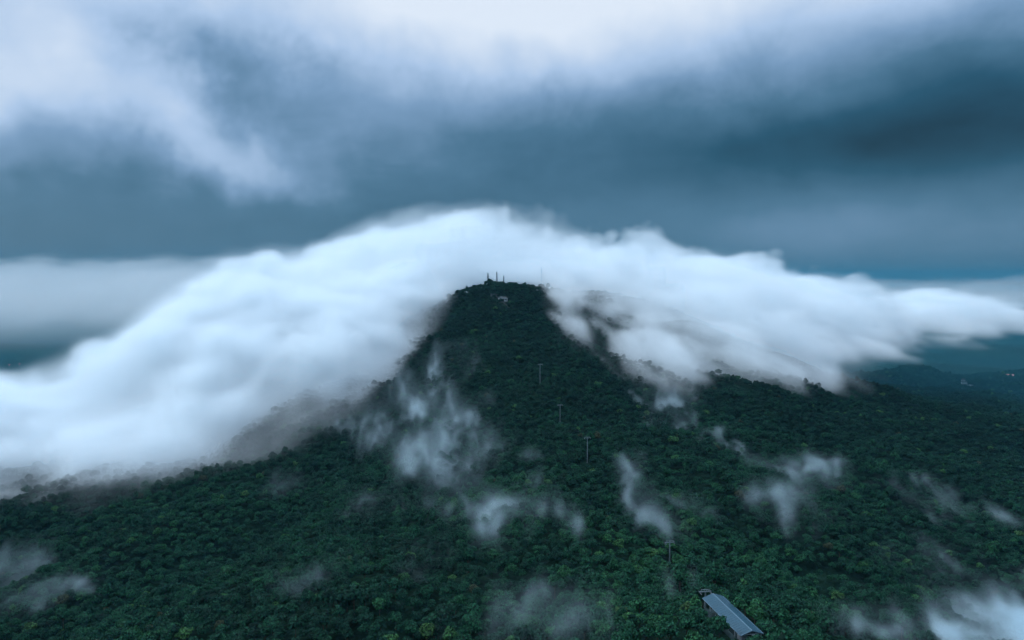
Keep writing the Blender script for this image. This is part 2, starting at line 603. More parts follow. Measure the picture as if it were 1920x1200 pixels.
# ------------------------------------------------------------------ where trees stand
def forest_points():
    out = []
    for (y0, y1, sp_, smin, smax) in ((150, 700, 6.3, 0.58, 1.24), (700, 1400, 6.5, 0.64, 1.28), (1400, 2700, 8.2, 0.9, 1.6)):
        X, Y = np.meshgrid(np.arange(-2400, 2400, sp_), np.arange(y0, y1, sp_))
        keep = np.abs(X) < 0.80 * Y + 90
        X, Y = X[keep], Y[keep]
        X = X + rng.uniform(-0.46, 0.46, X.shape) * sp_
        Y = Y + rng.uniform(-0.46, 0.46, Y.shape) * sp_
        s = smin + (smax - smin) * (0.6 * rng.random(X.shape) + 0.4 * fbm2(X / 26, Y / 26, 2, 41))
        big = rng.random(X.shape) < 0.06
        s = np.where(big, s * 1.35, s)
        out.append(np.stack([X, Y, s], 1))
    P = np.concatenate(out)
    keep = np.ones(len(P), bool)
    for (cx, cy_, cr) in CLEAR:
        keep &= (P[:, 0] - cx) ** 2 + (P[:, 1] - cy_) ** 2 > (cr + 1.2) ** 2
    P = P[keep]
    Z = ground(P[:, 0], P[:, 1])
    # leave out what the slopes hide from anywhere near the camera
    NA, ND = 700, 560
    azs = np.linspace(-0.75, 0.75, NA)
    ds = np.linspace(140, 3600, ND)
    A, D = np.meshgrid(azs, ds, indexing='ij')
    el_ = (ground(D * np.sin(A), D * np.cos(A)) + 5.0) / D
    mx = np.maximum.accumulate(el_, axis=1)
    pd = np.hypot(P[:, 0], P[:, 1])
    pa = np.arctan2(P[:, 0], P[:, 1])
    ia = np.clip(((pa + 0.75) / 1.5 * (NA - 1)).round().astype(int), 0, NA - 1)
    idd = np.clip(((pd - 30 - 140) / (3460) * (ND - 1)).astype(int), 0, ND - 1)
    vis = (Z + 15) / pd > mx[ia, idd] - 0.012
    return np.column_stack([P, Z])[vis]

FP = forest_points()
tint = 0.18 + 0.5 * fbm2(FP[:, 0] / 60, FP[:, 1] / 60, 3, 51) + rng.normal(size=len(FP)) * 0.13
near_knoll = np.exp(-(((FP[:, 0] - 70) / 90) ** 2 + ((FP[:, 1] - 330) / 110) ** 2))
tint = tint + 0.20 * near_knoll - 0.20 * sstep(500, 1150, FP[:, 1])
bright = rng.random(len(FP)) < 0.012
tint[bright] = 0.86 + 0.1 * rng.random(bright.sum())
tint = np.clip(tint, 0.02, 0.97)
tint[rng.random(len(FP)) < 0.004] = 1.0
print('forest points', len(FP))

# the trees that show largest: real objects of their own
u, v, f = pix(FP[:, 0], FP[:, 1], FP[:, 3] + 7)
inside = (u > -10) & (u < 1930) & (v > 300) & (v < 1212) & (f > 0)
size_px = np.where(inside, FPX * 7 * FP[:, 2] / np.maximum(f, 1), 0)
order = np.argsort(-size_px)[:300]
solo = np.zeros(len(FP), bool)
solo[order] = True
def tree_words(i, x, y, uu, vv):
    tn = tint[i]
    tone = 'dark green' if tn < 0.42 else ('mid green' if tn < 0.66 else 'light yellow-green')
    if uu > 1345:
        where = 'right of the blue roofed lift station'
    elif vv < 1120:
        where = 'behind the lift station, above its roof'
    elif uu > 1230:
        where = 'just left of the lift station roof'
    else:
        where = 'at the bottom edge, well left of the station'
    return f'{tone} rounded broadleaf tree {where}', f'{tone} trees {where}'
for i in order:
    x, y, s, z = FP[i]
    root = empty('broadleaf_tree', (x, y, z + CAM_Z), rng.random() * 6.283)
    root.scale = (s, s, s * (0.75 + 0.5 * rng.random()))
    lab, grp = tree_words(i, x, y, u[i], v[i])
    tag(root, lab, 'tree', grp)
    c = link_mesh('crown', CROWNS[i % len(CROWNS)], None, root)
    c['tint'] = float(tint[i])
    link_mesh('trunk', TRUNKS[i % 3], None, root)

# everything farther away: one forest
proto_objs = {}
for o in COL.objects:
    if o.name.split('.')[0] == 'crown' and o.data.name not in proto_objs:
        proto_objs[o.data.name] = o
protos = [proto_objs[c.name] for c in CROWNS if c.name in proto_objs]
RP = FP[~solo]
fm = bpy.data.meshes.new('forest')
fm.vertices.add(len(RP))
fm.vertices.foreach_set('co', np.stack([RP[:, 0], RP[:, 1], RP[:, 3] + CAM_Z], 1).astype(np.float32).ravel())
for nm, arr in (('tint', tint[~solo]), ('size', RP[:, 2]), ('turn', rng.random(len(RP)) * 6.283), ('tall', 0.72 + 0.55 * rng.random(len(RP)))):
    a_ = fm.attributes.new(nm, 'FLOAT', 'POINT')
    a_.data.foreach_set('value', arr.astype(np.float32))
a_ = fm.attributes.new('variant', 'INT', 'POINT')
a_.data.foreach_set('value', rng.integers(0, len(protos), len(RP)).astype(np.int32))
fo = link_mesh('forest', fm, LEAF)
tag(fo, 'dense broadleaf forest covering the slopes of the mountain', 'forest', kind='stuff')
ng = bpy.data.node_groups.new('forest_scatter', 'GeometryNodeTree')
ng.interface.new_socket('Geometry', in_out='INPUT', socket_type='NodeSocketGeometry')
ng.interface.new_socket('Geometry', in_out='OUTPUT', socket_type='NodeSocketGeometry')
g = NT(ng)
gi, go = g.n('NodeGroupInput'), g.n('NodeGroupOutput')
def attr(name, dt='FLOAT'):
    nd = g.n('GeometryNodeInputNamedAttribute', data_type=dt)
    nd.inputs['Name'].default_value = name
    return nd.outputs['Attribute']
g2i = g.n('GeometryNodeGeometryToInstance')
for o in reversed(protos):
    oi = g.n('GeometryNodeObjectInfo', transform_space='ORIGINAL')
    oi.inputs['Object'].default_value = o
    ng.links.new(oi.outputs['Geometry'], g2i.inputs[0])
iop = g.n('GeometryNodeInstanceOnPoints')
ng.links.new(gi.outputs[0], iop.inputs['Points'])
ng.links.new(g2i.outputs[0], iop.inputs['Instance'])
iop.inputs['Pick Instance'].default_value = True
ng.links.new(attr('variant', 'INT'), iop.inputs['Instance Index'])
ng.links.new(g.xyz(0, 0, attr('turn')), iop.inputs['Rotation'])
sz, tl = attr('size'), attr('tall')
ng.links.new(g.xyz(sz, sz, g.m('MULTIPLY', sz, tl)), iop.inputs['Scale'])
ng.links.new(iop.outputs[0], go.inputs[0])
md = fo.modifiers.new('scatter', 'NODES')
md.node_group = ng

#@@PART3
# ------------------------------------------------------------------ built things
ROOF = material('blue_metal_roof', (0.012, 0.058, 0.090), 0.45, 0.0, noise=0.12, nscale=0.25, spec=0.4)
ROOF2 = material('blue_metal_cap', (0.08, 0.15, 0.20), 0.45, 0.0, spec=0.4)
STEEL = material('painted_steel', (0.22, 0.26, 0.29), 0.5, 0.0, noise=0.15, nscale=1.0)
GALV = material('galvanised_steel', (0.12, 0.16, 0.18), 0.45, 0.0, noise=0.15, nscale=2.0)
WHITE = material('white_paint', (0.50, 0.54, 0.56), 0.6, noise=0.1, nscale=0.8)
DARK = material('dark_steel', (0.02, 0.028, 0.034), 0.6, noise=0.2, nscale=2.0)
CONC = material('concrete', (0.030, 0.058, 0.064), 0.9, noise=0.25, nscale=0.6)
STONE = material('grey_stone', (0.07, 0.08, 0.085), 0.9, noise=0.35, nscale=0.25)
TILE = material('dark_roof_tile', (0.035, 0.05, 0.055), 0.6, noise=0.2, nscale=0.6)
REDTILE = material('faded_red_roof', (0.30, 0.14, 0.13), 0.8, noise=0.25, nscale=0.4)
PALE = material('far_pale_wall', (0.20, 0.24, 0.26), 0.8, noise=0.2, nscale=0.2)  # white toned down so the far buildings stand out less
GLASS = material('dark_glass', (0.03, 0.045, 0.05), 0.15, spec=0.5)
EARTH = material('bare_earth', (0.018, 0.042, 0.034), 1.0, noise=0.35, nscale=0.5)

def wz(x, y):
    return float(ground(x, y)) + CAM_Z

# --- lower lift station with its long blue roof
hd = math.atan2(-(st_f[0] - st_n[0]), st_f[1] - st_n[1])
L = float(np.hypot(*(st_f - st_n)[:2]))
gz = max(wz(st_n[0] * (1 - k) + st_f[0] * k, st_n[1] * (1 - k) + st_f[1] * k) for k in (0, .5, 1)) + 0.4
st = empty('lift_station', (st_n[0], st_n[1], gz), hd)
tag(st, 'long blue metal gabled roof of the lower lift station among the trees', 'building')
RZ = ST_Z + CAM_Z - gz                     # ridge height above the floor
HW, DROP = 5.0, 1.75                       # half width, fall from ridge to eave
EZ = RZ - DROP
th = 0.16
for sgn, nm in ((-1, 'roof_slope'), (1, 'roof_slope')):
    # standing seam sheets, each a piece of the slope
    slope = MB().prism([(0.0, RZ), (sgn * HW, EZ), (sgn * HW, EZ - th), (0.0, RZ - th)], 0.0, L).build(nm, ROOF, st)
    n_sheet = 22
    seam = MB()
    for k in range(1, n_sheet):
        y = L * k / n_sheet
        seam.prism([(sgn * 0.15, RZ + 0.055 - DROP * 0.15 / HW), (sgn * HW, EZ + 0.055), (sgn * HW, EZ - 0.02), (sgn * 0.15, RZ - 0.02 - DROP * 0.15 / HW)], y - 0.03, y + 0.03)
    s_ = seam.build('seam', ROOF, slope)
    s_['kind'] = 'stuff'
    MB().box((sgn * (HW + 0.1), L / 2, EZ - 0.06), (0.2, L + 0.1, 0.2)).build('gutter', ROOF2, slope)
    for yy in (-0.07, L + 0.07):
        MB().prism([(0.0, RZ + 0.1), (sgn * (HW + 0.05), EZ + 0.1), (sgn * (HW + 0.05), EZ - 0.3), (0.0, RZ - 0.3)], yy - 0.06, yy + 0.06).build('barge_board', ROOF2, slope)
MB().prism([(-0.28, RZ - 0.02), (0, RZ + 0.1), (0.28, RZ - 0.02), (0.0, RZ + 0.02)], -0.1, L + 0.1).build('ridge_cap', ROOF2, st)
MB().box((0, L / 2, -0.9), (9.4, L + 1.0, 2.0)).build('platform', CONC, st)
for y in np.linspace(0.5, L - 0.5, 7):
    for x in (-4.3, 4.3):
        MB().box((x, y, EZ / 2 + 0.05), (0.28, 0.28, EZ)).build('post', STEEL, st)
    MB().box((0, y, EZ - 0.05), (8.6, 0.2, 0.3)).build('tie_beam', STEEL, st)
MB().box((-4.42, L / 2, 1.3), (0.12, L - 1, 2.6)).build('side_wall', CONC, st)
MB().box((4.42, L * 0.6, 1.0), (0.12, L * 0.7, 2.0)).build('side_wall', CONC, st)
gw = MB()
gw.prism([(-4.2, EZ + 0.12), (0, RZ - 0.36), (4.2, EZ + 0.12)], 0.45, 0.6)
gw.build('gable', DARK, st)
MB().box((1.1, 0.9, EZ - 1.4), (1.1, 0.5, 2.3)).build('drive_cabinet', WHITE, st)
MB().box((-1.6, 5.0, 1.6), (2.4, 3.0, 3.0)).build('control_cabin', STEEL, st)
bw = MB()
for a in range(24):
    an, bn = 2 * math.pi * a / 24, 2 * math.pi * (a + 1) / 24
    bw.bar((2.0 * math.cos(an), 6 + 2.0 * math.sin(an) + 6, EZ - 0.8), (2.0 * math.cos(bn), 12 + 2.0 * math.sin(bn), EZ - 0.8), 0.09, n=6)
for a in range(4):
    an = math.pi * a / 4
    bw.bar((2.0 * math.cos(an), 12 + 2.0 * math.sin(an), EZ - 0.8), (-2.0 * math.cos(an), 12 - 2.0 * math.sin(an), EZ - 0.8), 0.06, n=6)
bw.bar((0, 12, 0), (0, 12, EZ - 0.6), 0.25)
bw.build('bull_wheel', GALV, st)

# --- lift pylons: tapered mast, cross arm, working frame, sheave trains
def pylon(base, top_z, heading, width, label):
    x, y, z = base
    h = top_z - z
    r = empty('lift_pylon', (x, y, z), heading)
    tag(r, label, 'pylon', 'pylons of the chair lift')
    MB().bar((0, 0, -1.5), (0, 0, h - 0.9), 0.42, 0.30, 12).build('mast', GALV, r)
    MB().box((0, 0, -0.6), (2.0, 2.0, 1.6)).build('footing', CONC, r)
    ca = MB().box((0, 0, h - 1.0), (width, 0.42, 0.46))
    ca.build('cross_arm', GALV, r)
    for s in (-1, 1):
        tr = MB().box((s * (width / 2 - 0.35), 0, h - 1.45), (0.28, 3.2, 0.3)).build('sheave_train', STEEL, r)
        for k in range(4):
            MB().bar((s * (width / 2 - 0.35) - 0.2, -1.2 + 0.8 * k, h - 1.45), (s * (width / 2 - 0.35) + 0.2, -1.2 + 0.8 * k, h - 1.45), 0.26, n=10).build('sheave', DARK, tr)
        fr = MB().bar((s * (width / 2 - 0.5), 0, h - 0.8), (s * (width / 2 - 0.9), 0, h), 0.09)
        fr.bar((s * 0.4, 0, h - 0.8), (s * 0.55, 0, h), 0.09)
        fr.build('strut', GALV, r)
    MB().box((0, 0, h), (width - 1.5, 0.2, 0.2)).build('working_frame', GALV, r)
    ld = MB().bar((0.46, -0.15, 0.5), (0.36, -0.15, h - 1.2), 0.03).bar((0.46, 0.15, 0.5), (0.36, 0.15, h - 1.2), 0.03)
    for k in range(int((h - 2) / 0.6)):
        ld.bar((0.45, -0.15, 0.8 + 0.6 * k), (0.45, 0.15, 0.8 + 0.6 * k), 0.02, n=5)
    ld.build('ladder', GALV, r)
    return r

lift_h = math.atan2(-(PAV[0] - st_f[0]), PAV[1] - st_f[1])
PW = ['white T-shaped lift pylon showing just above the knoll trees up from the station',
      'tall T-shaped lift pylon in the middle of the spur, the most visible one',
      'smaller T-shaped lift pylon above the tall one on the spur',
      'faint topmost lift pylon high on the dark slope']
for q, p, lb in zip(PYL, PYL_PX, PW):
    top = at(p[0], p[1], q[1])[2] + CAM_Z
    pylon((q[0], q[1], wz(q[0], q[1])), top, lift_h, 6.2, lb)
q = st_f + (st_f - st_n) / L * 5.5
hp = at(1322.5, 1107, q[1])
pylon((hp[0], q[1], wz(hp[0], q[1])), hp[2] + CAM_Z + 0.4, lift_h, 5.6, 'low white lift pylon right behind the far end of the blue roof')
# bare cut in the trees behind the station
cut = MB()
pts = []
for k in range(7):
    c = q + (st_f - st_n) / L * (k * 2.2 - 5)
    wdt = 3.4 - 0.35 * k
    pts.append([(c[0] + sx * wdt + hp[0] - q[0], c[1], wz(c[0] + sx * wdt + hp[0] - q[0], c[1]) + 0.3) for sx in (-1, 1)])
for a_, b_ in zip(pts, pts[1:]):
    cut.add([a_[0], a_[1], b_[1], b_[0]], [(0, 1, 2, 3)])
tag(cut.build('bare_ground', EARTH), 'bare earth cut in the trees behind the lift station', 'ground', kind='structure')

# --- upper station pavilion near the summit
px_, py_ = PAV[0], PAV[1]
fl = wz(px_, py_) + 1.2
pv_ = empty('summit_pavilion', (px_, py_, fl), 0.05)
tag(pv_, 'small open pavilion with dark roof and pale columns just below the summit', 'building')
hw, dep = 8.2, 8.0
MB().box((0, 2, -2.2), (17.5, 11, 4.4)).build('terrace', STONE, pv_)
rf = MB()
rf.add([(-hw - 1, -4, 5.2), (hw + 1, -4, 5.2), (hw + 1, 6, 5.2), (-hw - 1, 6, 5.2), (-hw + 3, 1, 8.4), (hw - 3, 1, 8.4)],
       [(0, 1, 5, 4), (1, 2, 5), (2, 3, 4, 5), (3, 0, 4), (3, 2, 1, 0)])
roof_o = rf.build('roof', TILE, pv_)
MB().box((0, 1, 8.45), (11.5, 0.5, 0.5)).build('ridge_cap', STONE, roof_o)
MB().box((0, -3.4, 4.75), (17, 0.4, 0.7)).build('eave_beam', WHITE, pv_)
for x in (-7.6, -4.4, -1.2, 2.6, 5.4, 7.6):
    MB().bar((x, -3.4, 0), (x, -3.4, 4.5), 0.42, 0.38, 10).build('column', WHITE, pv_)
MB().box((0, 4.4, 2.3), (15.5, 0.4, 4.6)).build('back_wall', DARK, pv_)
MB().box((4.8, -3.6, 0.6), (4.4, 0.25, 1.1)).build('balustrade', WHITE, pv_)
for k in range(9):
    c = (px_ + 1.5 + 0.9 * k, py_ - 7 - 4.4 * k)
    MB().box((c[0] - px_, c[1] - py_, wz(*c) - fl + 0.25), (3.2, 4.6, 0.5)).build('step_landing', STONE, pv_)

gb = at(927, 549, PAV[1] + 18)
gbz = wz(gb[0], gb[1])
hs = empty('summit_house', (gb[0], gb[1], gbz), 0.2)
tag(hs, 'low grey flat roofed house in mist behind the summit pavilion', 'building')
MB().box((0, 0, 3.2), (13, 8, 8)).build('wall', STONE, hs)
MB().box((0, 0, 7.4), (13.8, 8.8, 0.5)).build('roof', CONC, hs)
for x in (-4.5, -1.5, 1.5, 4.5):
    w_ = MB().box((x, -4.02, 4.6), (1.7, 0.12, 1.7)).build('window', GLASS, hs)
    MB().box((x, -4.1, 3.65), (2.0, 0.3, 0.15)).build('sill', WHITE, w_)

# --- masts on the summit
def mast(px, top, dist, label, kind, w=1.25, DARK=DARK):
    p = at(px, top, dist)
    bz = wz(p[0], p[1])
    h = p[2] + CAM_Z - bz
    r = empty('radio_mast', (p[0], p[1], bz), 0.3)
    tag(r, label, 'mast', 'masts on the summit')
    for sx in (-1, 1):
        for sy in (-1, 1):
            MB().bar((sx * w, sy * w, -0.5), (sx * w * 0.4, sy * w * 0.4, h - 2), 0.34, 0.28, 6).build('leg', DARK, r)
    br = MB()
    n = max(3, int(h / 2.2))
    for k in range(n):
        z0, z1 = (h - 2) * k / n, (h - 2) * (k + 1) / n
        w0, w1 = w * (1 - 0.6 * k / n), w * (1 - 0.6 * (k + 1) / n)
        for (ax, ay, bx_, by_) in ((-1, -1, 1, -1), (1, -1, 1, 1), (1, 1, -1, 1), (-1, 1, -1, -1)):
            br.bar((ax * w0, ay * w0, z0), (bx_ * w1, by_ * w1, z1), 0.12, n=5)
            br.bar((ax * w1, ay * w1, z1), (bx_ * w1, by_ * w1, z1), 0.12, n=5)
    br.build('bracing', DARK, r)
    MB().bar((0, 0, h - 3), (0, 0, h), 0.3, 0.15).build('spire', DARK, r)
    if kind == 'drums':
        for k, (a, zz_) in enumerate(((-1.7, h * 0.62), (1.7, h * 0.6), (-1.5, h * 0.72), (1.2, h * 0.70))):
            MB().bar((a * 0.8, -0.9, zz_), (a * 0.8, -1.6, zz_), 0.95, 0.85, 12).build('drum_antenna', DARK, r)
    elif kind == 'head':
        MB().bar((0, 0, h - 3.6), (0, 0, h - 0.9), 0.95, 0.95, 10).build('antenna_head', DARK, r)
    else:
        for a in (-1, 1):
            MB().box((a * 1.0, -0.6, h * 0.30), (0.9, 0.7, 2.6)).build('panel_antenna', DARK, r)
    return r
mast(914.8, 509.5, 1345, 'leftmost summit mast, with a cluster of drum antennas half way up', 'drums')
mast(931.6, 508.5, 1348, 'middle summit mast, slim with a thick antenna head', 'head')
mast(944.6, 515, 1350, 'shortest summit mast, right of the other two, with panels near its foot', 'panels')
mast(1015.5, 503, 1440, 'faint tall mast in the cloud right of the summit', 'head', 0.9, STEEL)  # paler steel than the others: the cloud's veil is put into its colour

# --- far buildings on the plain to the right
tz = wz(TEMPLE[0], TEMPLE[1])
sc_ = TEMPLE[1] / FPX                     # metres per photograph pixel there
tm = empty('hilltop_hall', (TEMPLE[0], TEMPLE[1], tz), -0.35)
tag(tm, 'distant pale hall with tiered dark roofs on a low hill at right', 'building')
def tier(w, d, z0, h, over, rise, parent, x=0.0, wall=PALE):
    MB().box((x, 0, z0 + h / 2), (w, d, h)).build('wall', wall, parent)
    m_ = MB()
    a, b, z1 = w / 2 + over, d / 2 + over, z0 + h
    m_.add([(x - a, -b, z1), (x + a, -b, z1), (x + a, b, z1), (x - a, b, z1), (x - a * 0.55, 0, z1 + rise), (x + a * 0.55, 0, z1 + rise)],
           [(0, 1, 5, 4), (1, 2, 5), (2, 3, 4, 5), (3, 0, 4), (3, 2, 1, 0)])
    m_.build('roof', TILE, parent)
tier(13 * sc_, 9 * sc_, -3, 5 * sc_ + 3, 1.5, 2.2 * sc_, tm, -4 * sc_)
tier(9 * sc_, 6 * sc_, 7 * sc_, 3.4 * sc_, 1.5, 2.4 * sc_, tm, -5 * sc_)
tier(5.5 * sc_, 4 * sc_, 12 * sc_, 2.4 * sc_, 1.2, 3.0 * sc_, tm, -6.5 * sc_)
MB().box((5 * sc_, -4 * sc_, 2.0 * sc_), (6 * sc_, 3 * sc_, 8 * sc_)).build('stair_tower', PALE, tm)
cb = hit(1829, 729)
cbo = empty('gate_house', (cb[0], cb[1], wz(cb[0], cb[1])), -0.2)
tag(cbo, 'tiny white gate house just right of the distant hall', 'building')
MB().box((0, 0, 1.6 * sc_), (3 * sc_, 3 * sc_, 4 * sc_)).build('wall', PALE, cbo)
MB().prism([(-2.2 * sc_, 3.6 * sc_), (0, 4.9 * sc_), (2.2 * sc_, 3.6 * sc_)], -2 * sc_, 2 * sc_).build('roof', TILE, cbo)
rb = hit(1893, 708)
sc2 = rb[1] / FPX
rbo = empty('red_roofed_house', (rb[0], rb[1], wz(rb[0], rb[1])), -0.25)
tag(rbo, 'faint long house with a faded red roof at the far right', 'building')
MB().box((0, 0, 1.5 * sc2), (12 * sc2, 6 * sc2, 5 * sc2)).build('wall', PALE, rbo)
MB().prism([(-3.6 * sc2, 4 * sc2), (0, 6.6 * sc2), (3.6 * sc2, 4 * sc2)], -6.8 * sc2, 6.8 * sc2).build('roof', REDTILE, rbo, rot=(0, 0, math.pi / 2))
# --- two beacon masts far away on the left plain
LAMP = bpy.data.materials.new('red_beacon')
LAMP.use_nodes = True
lb_ = LAMP.node_tree.nodes['Principled BSDF']
lb_.inputs['Base Color'].default_value = (0.4, 0.05, 0.05, 1)
lb_.inputs['Emission Color'].default_value = (1.0, 0.25, 0.3, 1)
lb_.inputs['Emission Strength'].default_value = 1.0
for (bx0, by0, w0) in ((18, 684, 'left'), (37, 682, 'right')):
    b0 = hit(bx0, by0 + 12)
    tp = at(bx0, by0, b0[1])
    bo = empty('beacon_mast', (b0[0], b0[1], wz(b0[0], b0[1])))
    hh = tp[2] + CAM_Z - bo.location.z
    tag(bo, f'{w0} one of two far masts with a red beacon at the left edge', 'mast', 'far beacon masts')
    MB().bar((0, 0, -1), (0, 0, hh - 1.2), 0.9, 0.5, 8).build('pole', DARK, bo)
    MB().bar((0, 0, hh - 1.4), (0, 0, hh + 1.4), 1.5, 1.1, 10).build('beacon', LAMP, bo)
# ------------------------------------------------------------------ clouds: real volumes of scattering droplets
def cloud_material(name, density, color=(0.91, 0.97, 1.0), aniso=0.0):
    m = bpy.data.materials.new(name)
    m.use_nodes = True
    m.node_tree.nodes.clear()
    t = NT(m.node_tree)
    a = t.n('ShaderNodeAttribute', attribute_name='density').outputs['Fac']
    pv = t.n('ShaderNodeVolumePrincipled')
    pv.inputs['Color'].default_value = (*color, 1)
    pv.inputs['Anisotropy'].default_value = aniso
    pv.inputs['Density Attribute'].default_value = ''
    t.put(pv.inputs['Density'], t.m('MULTIPLY', a, density))
    t.put(t.n('ShaderNodeOutputMaterial').inputs['Volume'], pv.outputs[0])
    return m

def cloud(name, origin, rz, lo, hi, dens, mat, label):
    """dens[ix, iy, iz] sampled on a regular grid between lo and hi (local metres)"""
    nx, ny, nz = dens.shape
    X = np.linspace(lo[0], hi[0], nx, dtype=np.float32)
    Y = np.linspace(lo[1], hi[1], ny, dtype=np.float32)
    Z = np.linspace(lo[2], hi[2], nz, dtype=np.float32)
    me = bpy.data.meshes.new(name)
    n = nx * ny * nz
    assert n < 16700000, n
    co = np.empty((nz, ny, nx, 3), np.float32)
    co[..., 0] = X
    co[..., 1] = Y[:, None]
    co[..., 2] = Z[:, None, None]
    me.vertices.add(n)
    me.vertices.foreach_set('co', co.ravel())
    a = me.attributes.new('density', 'FLOAT', 'POINT')
    a.data.foreach_set('value', np.ascontiguousarray(dens.transpose(2, 1, 0), np.float32).ravel())
    o = link_mesh(name, me, mat, None, origin, (0, 0, rz))
    ng = bpy.data.node_groups.new(name, 'GeometryNodeTree')
    ng.interface.new_socket('Geometry', in_out='INPUT', socket_type='NodeSocketGeometry')
    ng.interface.new_socket('Geometry', in_out='OUTPUT', socket_type='NodeSocketGeometry')
    g = NT(ng)
    gi, go = g.n('NodeGroupInput'), g.n('NodeGroupOutput')
    sp = g.n('ShaderNodeSeparateXYZ')
    g.put(sp.inputs[0], g.n('GeometryNodeInputPosition').outputs[0])
    def idx(k, l, h, num):
        return g.m('ROUND', g.m('MULTIPLY', g.m('SUBTRACT', sp.outputs[k], float(l)), (num - 1) / float(h - l)))
    index = g.m('ADD', idx(0, lo[0], hi[0], nx), g.m('ADD', g.m('MULTIPLY', idx(1, lo[1], hi[1], ny), float(nx)),
                                                   g.m('MULTIPLY', idx(2, lo[2], hi[2], nz), float(nx * ny))))
    na = g.n('GeometryNodeInputNamedAttribute', data_type='FLOAT')
    na.inputs['Name'].default_value = 'density'
    si = g.n('GeometryNodeSampleIndex', data_type='FLOAT', domain='POINT', clamp=True)
    ng.links.new(gi.outputs[0], si.inputs['Geometry'])
    g.put(si.inputs['Value'], na.outputs['Attribute'])
    g.put(si.inputs['Index'], index)
    vc = g.n('GeometryNodeVolumeCube')
    g.put(vc.inputs['Density'], si.outputs[0])
    vc.inputs['Background'].default_value = 0.0
    vc.inputs['Min'].default_value = lo
    vc.inputs['Max'].default_value = hi
    vc.inputs['Resolution X'].default_value = nx
    vc.inputs['Resolution Y'].default_value = ny
    vc.inputs['Resolution Z'].default_value = nz
    sm = g.n('GeometryNodeSetMaterial')
    sm.inputs['Material'].default_value = mat
    ng.links.new(vc.outputs[0], sm.inputs[0])
    ng.links.new(sm.outputs[0], go.inputs[0])
    md = o.modifiers.new('volume', 'NODES')
    md.node_group = ng
    tag(o, label, 'cloud', kind='stuff')
    return o

def grid(lo, hi, vox):
    vox = vox if isinstance(vox, tuple) else (vox,) * 3
    n = [int(round((h - l) / v)) + 1 for l, h, v in zip(lo, hi, vox)]
    X = np.linspace(lo[0], hi[0], n[0], dtype=np.float32)
    Y = np.linspace(lo[1], hi[1], n[1], dtype=np.float32)
    Z = np.linspace(lo[2], hi[2], n[2], dtype=np.float32)
    return n, X, Y, Z

def edge_fade(n, m=4):
    f = [np.minimum(1, np.minimum(np.arange(k), np.arange(k)[::-1]) / m).astype(np.float32) for k in n]
    return f[0][:, None, None] * f[1][None, :, None] * f[2][None, None, :]

def bank(name, label, origin, rz, lo, hi, vox, top_pts, mat, seed, streak, fluff_w, fluff, soft, base_pow=1.0, gaps=0.0, floor=None, front=60.0, front_pow=1.0, bite=1.5, veil=0.06, floor_soft=25.0, thin=None):
    """a cloud lying on the ground: its thickness is a smooth sheet through the given points, roughened by noise"""
    n, X, Y, Z = grid(lo, hi, vox)
    c, s = math.cos(rz), math.sin(rz)
    LX, LY = np.meshgrid(X, Y, indexing='ij')
    WX = origin[0] + LX * c - LY * s
    WY = origin[1] + LX * s + LY * c
    Gr = ground(WX, WY)
    tp = np.array(top_pts)
    tp[:, 2] -= ground(tp[:, 0], tp[:, 1])
    tp[:, 2] = np.maximum(tp[:, 2], -60)
    th = tps_eval(tps_fit(tp, 1e-4), WX, WY)
    st = fbm2(LX / streak[0], LY / streak[1], 5, seed, 0.55) - 0.5
    th = th + st * streak[2] * 2 * sstep(-50, 60, th)
    T = Gr + 26 + np.maximum(th, -20) * 0.92          # a thin sheet still floats over the crowns
    size = [h - l for l, h in zip(lo, hi)]
    N = fbm3(n, size, fluff_w, 6, seed * 7 + 1, 0.74)
    Rg = 1 - np.clip(np.abs(fbm3(n, size, [w * 0.9 for w in fluff_w], 6, seed * 7 + 41, 0.74)) * 1.2, 0, 1)
    tex = np.clip((0.5 + 0.36 * N) * 0.6 + 0.4 * Rg, 0, 0.96)
    depth = T[:, :, None].astype(np.float32) - Z[None, None, :] + N * fluff
    fr_ = fbm2(LX / 60, LY / 110, 5, seed + 17, 0.6) - 0.5
    pf = np.clip(depth / soft, 0, 1) * (sstep(-8, front, th + fr_ * front * 0.7) ** front_pow)[:, :, None].astype(np.float32)
    if gaps:
        gp = fbm2(LX / (streak[0] * 0.8), LY / (streak[1] * 0.9), 5, seed + 60, 0.6) - 0.5
        keep = sstep(-0.13, 0.20, gp + (sstep(0, 140, th) - 0.20) * gaps)
        pf = pf * (0.12 + 0.88 * keep[:, :, None].astype(np.float32))
    d = np.clip(pf * (1 + 0.75 * bite) - bite * (1 - tex), 0, 1)
    d = d * sstep(0.0, 0.12, pf) + veil * sstep(0.02, 0.45, pf)
    d *= sstep(3, 13, Z[None, None, :] - Gr[:, :, None]).astype(np.float32)
    if thin is not None:                                # high up the bank gets thinner from x0 to x1
        d *= 1 - thin[2] * sstep(thin[0], thin[1], WX + (fbm2(WX / 170, WY / 170, 4, seed + 71) - 0.5) * 320)[:, :, None].astype(np.float32) * sstep(-50, 40, Z)[None, None, :]
    if floor is not None:
        fl_ = floor + (fbm2(LX / 260, LY / 260, 3, seed + 9) - 0.5) * 50
        d = d * sstep(-floor_soft, floor_soft, Z[None, None, :] - fl_[:, :, None] + N * 0.3 * floor_soft).astype(np.float32)
    under = (Z[None, None, :] + 12 > Gr[:, :, None])
    d = np.where(under, d, 0) ** base_pow * edge_fade(n)
    d[d < 0.004] = 0
    print(name, n, int(np.prod(n)), 'filled', float((d > 0).mean()))
    return cloud(name, (origin[0], origin[1], CAM_Z), rz, lo, hi, d, mat, label)

